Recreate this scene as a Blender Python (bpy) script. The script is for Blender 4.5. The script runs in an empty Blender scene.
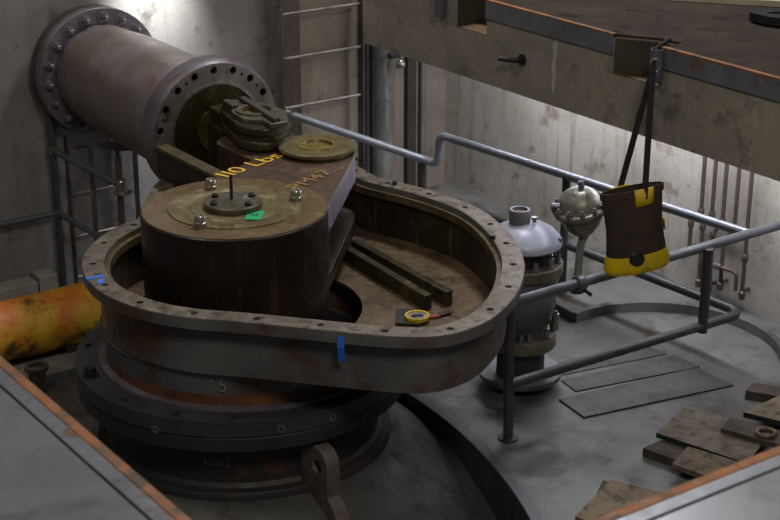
import bpy, bmesh, math, random
from mathutils import Vector, Matrix
from mathutils.geometry import tessellate_polygon
random.seed(7)
PI = math.pi
sc = bpy.context.scene
COL = sc.collection
HD = math.radians(35.4)
U = Vector((-math.sin(HD), math.cos(HD), 0))      # along the concrete beam, away from the camera
V = Vector((math.cos(HD), math.sin(HD), 0))       # along the back wall, to the right
Z = Vector((0, 0, 1))
YAW = HD                                          # local x -> V, local y -> U

# ------------------------------------------------------------------ materials
def srgb(h):
    h = h.lstrip('#')
    v = [int(h[i:i + 2], 16) / 255 for i in (0, 2, 4)]
    return tuple((c / 12.92 if c <= .04045 else ((c + .055) / 1.055) ** 2.4) for c in v) + (1,)

def mat(name, base, dark=None, spots=None, spot_amt=.5, scale=3, rough=(.45, .75), metal=0, bump=.15, fine=40,
        streak=None, streak_amt=.5, spot_scale=4, stretch=(1, 1, 1), spec=.5):
    m = bpy.data.materials.new(name); m.use_nodes = True
    nt = m.node_tree; N = nt.nodes; L = nt.links
    bs = N['Principled BSDF']
    tc = N.new('ShaderNodeTexCoord'); mp = N.new('ShaderNodeMapping')
    L.new(tc.outputs['Object'], mp.inputs['Vector'])
    mp.inputs['Scale'].default_value = stretch
    def noise(sc_, det=6, ro=.6, vec=None):
        n = N.new('ShaderNodeTexNoise'); n.inputs['Scale'].default_value = sc_
        n.inputs['Detail'].default_value = det; n.inputs['Roughness'].default_value = ro
        L.new(vec or mp.outputs['Vector'], n.inputs['Vector']); return n.outputs['Fac']
    def ramp(src, a, b):
        r = N.new('ShaderNodeMapRange'); r.inputs['From Min'].default_value = a; r.inputs['From Max'].default_value = b
        L.new(src, r.inputs['Value']); return r.outputs['Result']
    def mix(f, c1, c2):
        x = N.new('ShaderNodeMix'); x.data_type = 'RGBA'
        if isinstance(f, (int, float)): x.inputs[0].default_value = f
        else: L.new(f, x.inputs[0])
        for i, c in ((6, c1), (7, c2)):
            if isinstance(c, tuple): x.inputs[i].default_value = c
            else: L.new(c, x.inputs[i])
        return x.outputs[2]
    n1 = noise(scale); nf = noise(fine, 8, .7)
    c = mix(ramp(n1, .38, .62), srgb(base), srgb(dark or base))
    if streak:
        ms = N.new('ShaderNodeMapping'); L.new(tc.outputs['Object'], ms.inputs['Vector'])
        ms.inputs['Scale'].default_value = (9, 9, .7)
        ns = noise(1.6, 4, .55, ms.outputs['Vector'])
        c = mix(ramp(ns, .62 - .25 * streak_amt, .80 - .25 * streak_amt), c, srgb(streak))
    if spots:
        n2 = noise(spot_scale, 9, .68)
        c = mix(ramp(n2, .665 - .32 * spot_amt, .76 - .32 * spot_amt), c, srgb(spots))
    hs = N.new('ShaderNodeHueSaturation'); L.new(c, hs.inputs['Color'])
    mr = N.new('ShaderNodeMapRange'); mr.inputs['To Min'].default_value = .72; mr.inputs['To Max'].default_value = 1.28
    L.new(nf, mr.inputs['Value']); L.new(mr.outputs['Result'], hs.inputs['Value'])
    L.new(hs.outputs['Color'], bs.inputs['Base Color'])
    rr = N.new('ShaderNodeMapRange'); rr.inputs['To Min'].default_value = rough[0]; rr.inputs['To Max'].default_value = rough[1]
    rr.inputs['From Min'].default_value = .3; rr.inputs['From Max'].default_value = .7
    L.new(noise(scale * 3 + 2), rr.inputs['Value']); L.new(rr.outputs['Result'], bs.inputs['Roughness'])
    bs.inputs['Metallic'].default_value = metal
    bs.inputs['Specular IOR Level'].default_value = spec
    if bump:
        b = N.new('ShaderNodeBump'); b.inputs['Strength'].default_value = bump; b.inputs['Distance'].default_value = .01
        L.new(nf, b.inputs['Height']); L.new(b.outputs['Normal'], bs.inputs['Normal'])
    return m

M = {}
M['wall_back'] = mat('painted_back_wall', '#827f7b', '#6d6964', '#5b564f', .35, 1.2, (.3, .55), bump=.05, streak='#6f6a62', streak_amt=.25)
M['wall_brown'] = mat('brownish_back_wall', '#857a6d', '#776b5e', '#645a4f', .3, 1.3, (.5, .75), bump=.08, streak='#8f8578', streak_amt=.2)
M['wall_right'] = mat('stained_concrete_wall', '#a8a39a', '#938d83', '#7a6f63', .3, 1.4, (.5, .8), bump=.12, streak='#857a6d', streak_amt=.3)
M['beam'] = mat('formed_concrete', '#8a8377', '#756e62', '#5f574c', .35, 1.7, (.6, .9), bump=.2, streak='#a59f93', streak_amt=.05)
M['deck'] = mat('dark_dusty_deck', '#40362f', '#332b26', '#28221e', .4, 2.2, (.85, 1), bump=.5, fine=70, spec=.15)
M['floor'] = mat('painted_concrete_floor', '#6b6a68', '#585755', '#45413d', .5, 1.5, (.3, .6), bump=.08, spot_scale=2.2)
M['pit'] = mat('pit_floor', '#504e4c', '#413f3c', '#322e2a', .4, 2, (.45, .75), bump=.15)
M['tank'] = mat('grey_primed_steel', '#6a6867', '#545251', '#5a3d2e', .46, 2.2, (.35, .6), metal=.25, bump=.06, spot_scale=2.4)
M['lug'] = mat('rusty_lug_steel', '#6e6965', '#5c4a3e', '#6b432b', .45, 4, (.4, .65), metal=.25, bump=.1)
M['heat'] = mat('rusty_heat_band', '#4f3423', '#6e4326', '#3b302b', .35, 5, (.5, .75), metal=.1, bump=.1)
M['rim'] = mat('scraped_flange_steel', '#776d61', '#5b5143', '#40372d', .45, 7, (.35, .65), metal=.35, bump=.2, spot_scale=16, stretch=(1, 1, 1))
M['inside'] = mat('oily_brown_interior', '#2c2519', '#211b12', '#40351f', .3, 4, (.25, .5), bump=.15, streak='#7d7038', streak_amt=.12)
M['ledge'] = mat('oily_ledge', '#5d5039', '#463b29', '#857444', .25, 9, (.3, .6), metal=.2, bump=.1)
M['tank_floor'] = mat('oily_brown_plate', '#614e3a', '#4b3b29', '#352a1e', .4, 5, (.25, .55), bump=.12, spot_scale=8)
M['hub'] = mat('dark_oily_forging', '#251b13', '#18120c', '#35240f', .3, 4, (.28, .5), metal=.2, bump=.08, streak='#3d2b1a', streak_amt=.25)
M['hub_top'] = mat('brown_oily_face', '#6d5a3c', '#5d4a2a', '#837149', .35, 6, (.25, .5), metal=.3, bump=.06, spot_scale=7)
M['hub_cover'] = mat('olive_oily_cover', '#7d7250', '#6a5d3a', '#998e69', .4, 6, (.22, .45), metal=.4, bump=.08, spot_scale=9)
M['arm'] = mat('brown_rusty_plate', '#503d2e', '#423123', '#63503a', .3, 6, (.35, .6), metal=.25, bump=.1)
M['arm_edge_lit'] = mat('lit_lavender_edge', '#9c96a2', '#7c7482', '#5a4a44', .25, 6, (.3, .5), metal=.5, bump=.05)  # lavender tone paints in the light falling on the lever edge
M['disc'] = mat('olive_brass_disc', '#7d7353', '#685c38', '#958a62', .35, 7, (.25, .5), metal=.5, bump=.06)
M['brass'] = mat('oily_brass', '#b09a55', '#8a7a3d', None, .3, 8, (.2, .4), metal=.7, bump=.03)
M['base'] = mat('dark_grey_flange_steel', '#444343', '#373635', '#553c2e', .15, 3, (.4, .65), metal=.3, bump=.08)
M['pedestal'] = mat('dark_rust_steel', '#353231', '#2a2725', '#5a3722', .25, 3, (.45, .7), metal=.2, bump=.12)
M['pipe'] = mat('primer_pipe', '#6f625b', '#827a7b', '#775643', .4, 1.6, (.35, .6), metal=.25, bump=.06, spot_scale=2.2)
M['pipe_band'] = mat('grey_primer_band', '#857b7b', '#756a69', '#806552', .35, 2, (.35, .55), metal=.25, bump=.05)
M['pipe_flange'] = mat('mauve_flange_steel', '#746d74', '#5f575c', '#5d4738', .3, 3, (.35, .55), metal=.35, bump=.06)
M['flange_back'] = mat('brown_flange_rim', '#4c3f39', '#3d332f', '#5d4334', .3, 3, (.4, .6), metal=.3)
M['flange_face'] = mat('worn_flange_face', '#7d7872', '#655d52', '#4d4330', .35, 5, (.3, .55), metal=.45, bump=.1, spot_scale=7)
M['bore'] = mat('oily_bore', '#4c4525', '#3a3318', '#6a6030', .3, 5, (.2, .45), metal=.3, bump=.05)
M['clamp'] = mat('oily_cast_clamp', '#3c3522', '#292415', '#514829', .35, 5, (.25, .5), metal=.3, bump=.12)
M['clamp_top'] = mat('machined_clamp_face', '#645e50', '#50493a', '#4b4030', .3, 6, (.3, .5), metal=.45, bump=.05)
M['bolt'] = mat('bolt_steel', '#85808a', '#6b6468', '#5b4538', .3, 20, (.3, .5), metal=.6, bump=.05)
M['bright'] = mat('bright_nut_steel', '#a9a49c', '#8a8478', None, .3, 20, (.2, .4), metal=.8, bump=.03)
M['black'] = mat('black_steel', '#1c1b1a', '#151413', None, .3, 8, (.4, .6), bump=.05)
M['rail'] = mat('grey_painted_rail', '#5f6066', '#515257', '#4d443e', .25, 5, (.3, .5), metal=.3, bump=.03, spot_scale=9)
M['rail_light'] = mat('galvanised_rail', '#9398a3', '#82868f', '#6b6762', .2, 5, (.25, .45), metal=.45, bump=.03)
M['rail_dark'] = mat('dark_rail', '#47464a', '#3a393c', '#544339', .3, 5, (.35, .55), metal=.3, bump=.05)
M['ladder'] = mat('ladder_steel', '#5a5250', '#4a4341', '#75706e', .25, 7, (.3, .5), metal=.4, bump=.05)
M['rung'] = mat('worn_rung', '#98908d', '#7a706c', '#5b4a42', .3, 12, (.3, .5), metal=.5, bump=.05)
M['galv'] = mat('galvanised_pipe', '#8b8b88', '#757470', '#5f5b55', .3, 3, (.3, .5), metal=.45, bump=.04, streak='#b0b0ac', streak_amt=.15)
M['strip'] = mat('brown_strip', '#3f362d', '#332b24', None, .3, 3, (.5, .7))
M['dome'] = mat('blue_grey_enamel', '#a0a3b2', '#9194a2', '#7a7878', .2, 3, (.28, .45), metal=0, bump=.03)
M['vessel'] = mat('grey_valve_body', '#66686c', '#55565a', '#4a3f38', .25, 4, (.3, .5), metal=.25, bump=.06)
M['vessel_flange'] = mat('grimy_valve_flange', '#6b6654', '#544d3c', '#3a3328', .4, 9, (.3, .55), metal=.3, bump=.15)
M['cast'] = mat('cast_grey_paint', '#878479', '#6b675c', '#4c4338', .35, 8, (.25, .5), metal=.3, bump=.2, spot_scale=11)
M['bag'] = mat('brown_canvas', '#43372f', '#372d28', '#4c3e32', .3, 9, (.75, .95), bump=.5, fine=140, spec=.2)
M['yellow'] = mat('yellow_vinyl', '#d1b207', '#b89a06', '#6e5c10', .22, 5, (.45, .65), bump=.15, spot_scale=5)
M['strap'] = mat('black_webbing', '#151517', '#101012', None, .3, 30, (.7, .9), bump=.3, fine=180)
M['red_pipe'] = mat('brown_small_pipe', '#5f5049', '#50423b', '#43372f', .3, 6, (.35, .55), metal=.25, bump=.06)
M['orange_pipe'] = mat('yellow_and_rust_paint', '#b8661d', '#c9a31e', '#4f2d15', .52, 3.6, (.4, .65), bump=.25, spot_scale=2.6, fine=55)
M['orange'] = mat('orange_rust_edge', '#96592c', '#6c4a2a', '#54422a', .5, 7, (.5, .8), bump=.3, spot_scale=9)
M['steel_edge'] = mat('grey_steel_angle', '#73757b', '#64656a', '#6b5242', .3, 6, (.3, .5), metal=.35, bump=.06, spot_scale=8)
M['rust_steel'] = mat('rusty_pocket_steel', '#5f4422', '#463420', '#7a5426', .3, 8, (.5, .8), bump=.2)
M['plate'] = mat('grey_deck_plate', '#787b7e', '#6b6e71', '#5d5f62', .3, 1.6, (.25, .4), metal=.3, bump=.03)
M['floor_plate'] = mat('floor_plate', '#4f4c49', '#413e3c', '#353230', .35, 3, (.4, .65), metal=.2, bump=.1)
M['wood'] = mat('weathered_timber', '#75654f', '#5f5140', '#43382c', .45, 9, (.7, .9), bump=.35, spot_scale=14)
M['wood_dark'] = mat('stained_timber', '#4e4035', '#3d332a', '#2d2620', .4, 9, (.7, .9), bump=.35)
M['wood_edge'] = mat('green_black_board_edge', '#16261f', '#101a16', None, .3, 5, (.6, .8))
M['board'] = mat('speckled_board', '#73685a', '#60564a', '#4a4138', .45, 9, (.75, .95), bump=.3, spot_scale=20)
M['pale'] = mat('pale_board', '#b3a995', '#a1967f', None, .3, 4, (.6, .8))
M['grating'] = mat('dirty_grating', '#8a857a', '#6a665c', '#a8933a', .15, 12, (.5, .8), metal=.3, bump=.6, spot_scale=14)
M['concrete'] = mat('pale_concrete_block', '#8e8981', '#7b756c', '#665f55', .3, 4, (.6, .9), bump=.2)
M['blue'] = mat('blue_tape', '#3a78e6', '#3068cf', None, .3, 9, (.5, .7), bump=.05)
M['green'] = mat('green_tape', '#12a566', '#0f955b', None, .3, 9, (.4, .6), bump=.05)
M['paint_mark'] = mat('yellow_paint_marker', '#eebf30', '#d0a022', None, .3, 25, (.4, .6), bump=.1)
M['paint_worn'] = mat('worn_paint_marker', '#a5773a', '#7b5a33', None, .3, 30, (.4, .6), bump=.1)
M['chalk'] = mat('white_chalk', '#8f8d89', '#6f6d69', None, .3, 40, (.8, .95), bump=.1)
M['red'] = mat('red_plastic', '#8d3b34', '#7a312b', None, .3, 9, (.4, .6))
M['mortar_white'] = mat('lime_streak', '#a9a59d', '#8f8a81', '#847d72', .5, 9, (.7, .9), stretch=(6, 6, 1))

# ------------------------------------------------------------------ mesh helpers
class MB:
    def __init__(s): s.bm = bmesh.new()
    def add(s, verts, faces):
        vs = [s.bm.verts.new(Vector(v)) for v in verts]
        for f in faces:
            try: s.bm.faces.new([vs[i] for i in f])
            except ValueError: pass
        return s
    def prism(s, poly, h0, h1, mx=None, holes=()):
        """plate with holes; poly in local xy, from h0 to h1 along local z, mapped by mx"""
        mx = mx or Matrix.Identity(4)
        loops = [list(poly)] + [list(h) for h in holes]
        flat = [p for l in loops for p in l]; n = len(flat)
        tris = tessellate_polygon([[Vector((p[0], p[1], 0)) for p in l] for l in loops])
        verts = [mx @ Vector((p[0], p[1], h0)) for p in flat] + [mx @ Vector((p[0], p[1], h1)) for p in flat]
        faces = []
        for t in tris:
            faces.append(tuple(t)); faces.append(tuple(i + n for i in reversed(t)))
        k = 0
        for l in loops:
            m_ = len(l)
            for i in range(m_):
                a, b = k + i, k + (i + 1) % m_
                faces.append((a, b, b + n, a + n))
            k += m_
        return s.add(verts, faces)
    def box(s, c, sx, sy, sz, yaw=0.0, mx=None):
        m_ = mx or (Matrix.Translation(Vector(c)) @ Matrix.Rotation(yaw, 4, 'Z'))
        x, y, z = sx / 2, sy / 2, sz / 2
        vs = [m_ @ Vector(p) for p in ((-x, -y, -z), (x, -y, -z), (x, y, -z), (-x, y, -z), (-x, -y, z), (x, -y, z), (x, y, z), (-x, y, z))]
        return s.add(vs, [(3, 2, 1, 0), (4, 5, 6, 7), (0, 1, 5, 4), (1, 2, 6, 5), (2, 3, 7, 6), (3, 0, 4, 7)])
    def beam(s, a, b, w, h, up=Z):
        a, b = Vector(a), Vector(b); d = (b - a); L = d.length; x = d.normalized()
        y = up.cross(x).normalized(); z = x.cross(y)
        mx = Matrix((x, y, z)).transposed().to_4x4(); mx.translation = (a + b) / 2
        return s.box((0, 0, 0), L, w, h, mx=mx)
    def tube(s, pts, r, seg=14, cap=True, close=False):
        pts = [Vector(p) for p in pts]; n = len(pts)
        rs = r if isinstance(r, (list, tuple)) else [r] * n
        up = None; rings = []
        for i, p in enumerate(pts):
            if close: t = (pts[(i + 1) % n] - pts[i - 1]).normalized()
            else: t = (pts[min(i + 1, n - 1)] - pts[max(i - 1, 0)]).normalized()
            if up is None:
                up = Vector((0, 0, 1)) if abs(t.z) < .9 else Vector((1, 0, 0))
            x = (up - t * up.dot(t)).normalized(); up = x; y = t.cross(x)
            rings.append([s.bm.verts.new(p + (x * math.cos(2 * PI * k / seg) + y * math.sin(2 * PI * k / seg)) * rs[i]) for k in range(seg)])
        rng = range(n) if close else range(n - 1)
        for i in rng:
            a, b = rings[i], rings[(i + 1) % n]
            for k in range(seg):
                s.bm.faces.new((a[k], a[(k + 1) % seg], b[(k + 1) % seg], b[k]))
        if cap and not close:
            s.bm.faces.new(list(reversed(rings[0]))); s.bm.faces.new(rings[-1])
        return s
    def lathe(s, o, prof, axis=Z, seg=48, close=False):
        """prof: list of (radius, height along axis)"""
        o = Vector(o); a = Vector(axis).normalized()
        t = Vector((1, 0, 0)) if abs(a.x) < .8 else Vector((0, 1, 0))
        x = (t - a * t.dot(a)).normalized(); y = a.cross(x); rings = []
        for r, h in prof:
            if r < 1e-5: rings.append([s.bm.verts.new(o + a * h)])
            else: rings.append([s.bm.verts.new(o + a * h + (x * math.cos(2 * PI * k / seg) + y * math.sin(2 * PI * k / seg)) * r) for k in range(seg)])
        prs = list(zip(rings[:-1], rings[1:]))
        if close: prs.append((rings[-1], rings[0]))
        for A, B in prs:
            if len(A) == 1 and len(B) == 1: continue
            for k in range(seg):
                k2 = (k + 1) % seg
                if len(A) == 1: s.bm.faces.new((A[0], B[k2], B[k]))
                elif len(B) == 1: s.bm.faces.new((A[k], A[k2], B[0]))
                else: s.bm.faces.new((A[k], A[k2], B[k2], B[k]))
        if not close:
            if len(rings[0]) > 1: s.bm.faces.new(list(reversed(rings[0])))
            if len(rings[-1]) > 1: s.bm.faces.new(rings[-1])
        return s
    def cyl(s, a, b, r, seg=20, r2=None):
        a, b = Vector(a), Vector(b)
        return s.lathe(a, [(r, 0), (r if r2 is None else r2, (b - a).length)], b - a, seg)
    def build(s, name, m, parent=None, bevel=0, smooth=True, base=None):
        bmesh.ops.recalc_face_normals(s.bm, faces=s.bm.faces[:])
        me = bpy.data.meshes.new(name)
        org = Vector((0, 0, 0))
        if parent is not None: org = parent['_o'] if False else ORG[parent.name]
        elif base is not None: org = Vector(base)
        else:
            vs = [v.co for v in s.bm.verts]
            org = Vector(((min(v.x for v in vs) + max(v.x for v in vs)) / 2, (min(v.y for v in vs) + max(v.y for v in vs)) / 2, min(v.z for v in vs)))
        for v in s.bm.verts: v.co -= org
        s.bm.to_mesh(me); s.bm.free()
        me.materials.append(m)
        if smooth:
            me.shade_smooth(); me.set_sharp_from_angle(angle=math.radians(38))
        o = bpy.data.objects.new(name, me); COL.objects.link(o)
        if parent is None: o.location = org
        else: o.parent = parent
        ORG[o.name] = org
        if bevel:
            md = o.modifiers.new('bevel', 'BEVEL'); md.width = bevel; md.segments = 2; md.limit_method = 'ANGLE'; md.angle_limit = math.radians(40)
        return o
ORG = {}
def thing(name, label, cat, base, group=None):
    o = bpy.data.objects.new(name, None); COL.objects.link(o)
    o.location = Vector(base); o.empty_display_size = .05
    ORG[o.name] = Vector(base)
    return tag(o, label, cat, group)
def tag(o, label, cat, group=None):
    o['label'] = label; o['category'] = cat
    if group: o['group'] = group
    return o
def struct(o): o['kind'] = 'structure'; return o
def inst(src, name, parent, loc, rot=None):
    """another part sharing src's mesh, src's mesh being modelled round its own origin"""
    o = src.copy(); o.name = name; COL.objects.link(o); o.parent = parent
    o.location = Vector(loc) - ORG[parent.name]
    if rot is not None: o.rotation_euler = rot
    return o
def proto(mb, name, m, bevel=0, smooth=True):
    """a mesh modelled round its own origin, for repeated small parts"""
    bmesh.ops.recalc_face_normals(mb.bm, faces=mb.bm.faces[:])
    me = bpy.data.meshes.new(name); mb.bm.to_mesh(me); mb.bm.free(); me.materials.append(m)
    if smooth: me.shade_smooth(); me.set_sharp_from_angle(angle=math.radians(38))
    return me
def part_from(me, name, parent, loc, rot=(0, 0, 0)):
    o = bpy.data.objects.new(name, me); COL.objects.link(o); o.parent = parent
    o.location = Vector(loc) - ORG[parent.name]; o.rotation_euler = rot
    ORG[o.name] = ORG[parent.name]
    return o
def circ(cx, cy, r, n=32, a0=0, a1=2 * PI, close=True):
    m_ = n if close else n - 1
    return [(cx + r * math.cos(a0 + (a1 - a0) * i / m_), cy + r * math.sin(a0 + (a1 - a0) * i / m_)) for i in range(n)]
def rounded(pts, rad, n=7):
    """polyline with rounded corners"""
    pts = [Vector(p) for p in pts]; out = [pts[0]]
    for i in range(1, len(pts) - 1):
        p = pts[i]; a = (pts[i - 1] - p); b = (pts[i + 1] - p)
        ca = a.normalized(); cb = b.normalized()
        r = min(rad, a.length * .49, b.length * .49)
        A = p + ca * r; B = p + cb * r
        for k in range(n + 1):
            t = k / n; out.append(A * (1 - t) ** 2 + p * 2 * t * (1 - t) + B * t * t)
    out.append(pts[-1]); return out
def catmull(pts, per=6, closed=False):
    out = []; n = len(pts); P = [Vector(p) for p in pts]
    for i in range(n if closed else n - 1):
        p0 = P[i - 1] if (closed or i) else P[0]; p1 = P[i]; p2 = P[(i + 1) % n]; p3 = P[(i + 2) % n] if (closed or i + 2 < n) else P[-1]
        for k in range(per):
            t = k / per
            out.append(.5 * ((2 * p1) + (p2 - p0) * t + (2 * p0 - 5 * p1 + 4 * p2 - p3) * t * t + (3 * p1 - p0 - 3 * p2 + p3) * t ** 3))
    if not closed: out.append(P[-1])
    return out
def offset_loop(pts, d):
    """inward offset of a CCW loop"""
    n = len(pts); out = []
    for i in range(n):
        a, b = Vector(pts[i - 1][:2]), Vector(pts[(i + 1) % n][:2])
        t = (b - a).normalized(); nn = Vector((-t.y, t.x))
        out.append((pts[i][0] + nn.x * d, pts[i][1] + nn.y * d))
    return out
def frame(o, x, y, z):
    m_ = Matrix((Vector(x), Vector(y), Vector(z))).transposed().to_4x4(); m_.translation = Vector(o); return m_
def text_mesh(s, body, width, height, depth=.002):
    """list of (verts, faces) of flat lettering scaled to width x height, origin lower left"""
    cu = bpy.data.curves.new('lettering', 'FONT'); cu.body = body; cu.extrude = 0; cu.fill_mode = 'FRONT'
    o = bpy.data.objects.new('lettering', cu); COL.objects.link(o)
    dg = bpy.context.evaluated_depsgraph_get(); dg.update()
    me = bpy.data.meshes.new_from_object(o.evaluated_get(dg))
    bpy.data.objects.remove(o); bpy.data.curves.remove(cu)
    xs = [v.co.x for v in me.vertices]; ys = [v.co.y for v in me.vertices]
    x0, x1, y0, y1 = min(xs), max(xs), min(ys), max(ys)
    vs = [((v.co.x - x0) / (x1 - x0) * width, (v.co.y - y0) / (y1 - y0) * height) for v in me.vertices]
    fs = [tuple(p.vertices) for p in me.polygons]
    bpy.data.meshes.remove(me)
    return vs, fs
def lettering(body, width, height, fn):
    vs, fs = text_mesh(None, body, width, height)
    mb = MB(); mb.add([fn(x, y) for x, y in vs], fs); return mb
def hexbolt(r, h, washer=True, stud=0):
    mb = MB()
    if washer: mb.lathe((0, 0, 0), [(r * 1.45, 0), (r * 1.45, h * .16)], Z, 18)
    z0 = h * .16 if washer else 0
    mb.prism([(r * math.cos(k * PI / 3), r * math.sin(k * PI / 3)) for k in range(6)], z0, h)
    if stud: mb.lathe((0, 0, h), [(r * .55, 0), (r * .55, stud * .85), (r * .42, stud)], Z, 12)
    return mb

# ================================================================== THE SETTING
E0 = Vector((.597, 9.569, 0))           # beam face line
BW = Vector((-2.22, 11.28, 0))          # back wall line
RW = Vector((2.27, 10.2, 0))            # right wall line
corner = BW + V * 3.03
def up(p, z): return Vector((p[0], p[1], z))
def line_prism(a, b, back, t, z0, z1):
    a, b, n = Vector(a), Vector(b), Vector(back)
    poly = [(p.x, p.y) for p in (a, b, b + n * t, a + n * t)]
    return MB().prism(poly, z0, z1)
VS = 1.63                                # the wall steps forward beside the ladder
struct(line_prism(BW - V * 3.2, BW + V * VS, U, .2, -.36, 6.0).build('wall_back', M['wall_back']))
struct(line_prism(BW - U * .36 + V * VS, BW - U * .36 + V * 3.25, U, .5, -.36, 6.0).build('wall_back_right', M['wall_brown']))
struct(line_prism(corner, RW - U * 6.5, V, .2, -.02, 1.70).build('wall_right', M['wall_right']))
struct(line_prism(corner, E0 + U * 1.345 + V * 1.695, V, .2, 1.70, 6.0).build('wall_right_upper', M['wall_right']))
# floor outside the round pit
pc = Vector((-3.2145, 6.4035, 0)); PR = 4.0586
arc = circ(pc.x, pc.y, PR, 40, math.radians(-50), math.radians(48), close=False)
e = arc[-1]; ev = Vector((e[0], e[1], 0)); tt = (BW - ev).dot(U)
k = ev + U * (tt - .002); c1 = corner - V * .002 - U * .002; f1 = RW - V * .002 - U * 6.4
poly = [(p[0], p[1]) for p in reversed(arc)] + [(1.0, 2.6), (f1.x, f1.y), (c1.x, c1.y), (k.x, k.y)]
struct(MB().prism(poly, -.30, 0).build('floor', M['floor']))
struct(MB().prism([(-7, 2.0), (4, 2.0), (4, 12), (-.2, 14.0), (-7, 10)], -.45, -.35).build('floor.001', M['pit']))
# curved steel curb round the pit
inner = circ(pc.x, pc.y, PR - .055, 60, math.radians(-45), math.radians(48), False)
outer = circ(pc.x, pc.y, PR + .01, 60, math.radians(-45), math.radians(48), False)
struct(MB().prism(outer + inner[::-1], -.35, .03).build('trim_1', M['rail'], bevel=.004))
# deck on the right: concrete beam with two pockets, deck slab behind it
def ep(u, v): p = E0 + U * u + V * v; return (p.x, p.y)
EB0 = -6.2
pk = [(.018, .31), (-1.46, -1.099)]
low = MB().prism([ep(EB0, 0), ep(EB0, 4), ep(1.345, 4), ep(1.345, 0)], 1.685, 1.98)
struct(low.build('beam', M['beam']))
for a, b, dd in ((-1.458, -1.101, .15), (.02, .308, .19)):
    struct(MB().prism([ep(a, .004), ep(b, .004), ep(b, .012 if b < 0 else dd), ep(a, dd)], 1.980, 1.988).build('trim_20', M['rust_steel']))
struct(MB().prism([ep(.304, .002), ep(.309, .002), ep(.309, .19), ep(.304, .19)], 1.988, 2.18).build('trim_21', M['strip']))
struct(MB().prism([ep(.02, .192), ep(.308, .192), ep(.308, .198), ep(.02, .198)], 1.988, 2.18).build('trim_22', M['strip']))
struct(MB().prism([ep(-1.455, .165), ep(-1.30, .145), ep(-1.103, .018), ep(-1.103, .010), ep(-1.305, .137), ep(-1.455, .157)], 1.988, 2.18).build('trim_23', M['strip']))
segs = [(EB0, -1.46), (-1.099, .018), (.31, 1.345)]
upb = MB()
poly = [ep(EB0, 4), ep(EB0, 0)]
poly += [ep(-1.46, 0), ep(-1.46, .17), ep(-1.30, .15), ep(-1.099, .02), ep(-1.099, 0)]
poly += [ep(.018, 0), ep(.018, .20), ep(.31, .20), ep(.31, 0)]
poly += [ep(1.345, 0), ep(1.345, 4)]
struct(MB().prism(poly[::-1], 1.98, 2.185).build('beam.001', M['beam']))
struct(MB().prism(poly[::-1], 2.185, 2.2).build('floor_deck', M['deck']))
# steel angle along the deck edge (face strip + orange top edge)
n = 2
for a, b in ((EB0, -1.46), (-1.099, .018)):
    s = MB().prism([ep(a, -.012), ep(b, -.012), ep(b, .0), ep(a, .0)], 2.09, 2.203)
    struct(s.build(f'trim_{n}', M['steel_edge'], bevel=.002)); n += 1
    s = MB().prism([ep(a, -.013), ep(b, -.013), ep(b, .018), ep(a, .018)], 2.2, 2.208)
    struct(s.build(f'trim_{n}', M['orange'])); n += 1
# lime streak run down the beam face
q = E0 + U * -.62 - V * .0015
pts = [(-.022, 2.06), (.0, 2.075), (.024, 2.05), (.018, 1.98), (.03, 1.92), (.016, 1.86), (.022, 1.80), (.006, 1.75), (-.006, 1.80), (-.012, 1.87), (-.004, 1.93), (-.018, 1.99)]
struct(MB().prism(pts, -.0005, .001, frame((q.x, q.y, 0), U, Z, -V)).build(f'trim_{n}', M['mortar_white'], smooth=False)); n += 1
# near deck: two edges of the hatch opening
A0 = Vector((-1.178, 4.409, 0)); D0 = Vector((.49, 3.432, 0))
def slab(o, along, out, u0, u1, name):
    """deck edge: orange angle, grey strip, groove, plate"""
    global n
    def q(u, w): p = o + along * u + out * w; return (p.x, p.y)
    struct(MB().prism([q(u0, 0), q(u1, 0), q(u1, .032), q(u0, .032)], 2.05, 2.2).build(f'trim_{n}', M['orange'], bevel=.003)); n += 1
    struct(MB().prism([q(u0, .032), q(u1, .032), q(u1, .078), q(u0, .078)], 2.05, 2.198).build(f'trim_{n}', M['steel_edge'], bevel=.003)); n += 1
    struct(MB().prism([q(u0, .084), q(u1, .084), q(u1, 2.2), q(u0, 2.2)], 2.0, 2.196).build(name, M['plate'], bevel=.004))
struct_names = []
slab(A0, U, -V, -1.75, 2.6, 'floor_deck_near')
slab(D0, V, -U, -.10, 3.0, 'floor_deck_near.001')

# ================================================================== CASING (tank)
R0 = Vector((-.73, 8.04, 0))
TZ = 1.15
left = [(R0.x + .912 * math.cos(a), R0.y + .912 * math.sin(a)) for a in [math.radians(t) for t in range(141, 268, 6)]]
right = [(-.243, 6.992), (-.024, 6.942), (.165, 6.93), (.315, 6.977), (.48, 7.13), (.61, 7.39), (.685, 7.672), (.713, 7.975), (.682, 8.284), (.612, 8.56), (.515, 8.79), (.362, 8.995), (.163, 9.19), (-.074, 9.38), (-.221, 9.62)]
neck = [(-.42, 9.80), (-.735, 9.82), (-1.05, 9.60), (-1.385, 9.36), (-1.44, 8.95)]
ctrl = left[:-1] + [(-.70, 7.105)] + right + neck
pth = [(p.x, p.y) for p in catmull([(a, b, 0) for a, b in ctrl], 5, closed=True)]
rim_in = offset_loop(pth, .118)
tank = thing('oil_casing', 'teardrop shaped grey steel casing with bolted rim around the big lever', 'casing', up(R0, .6))
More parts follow.
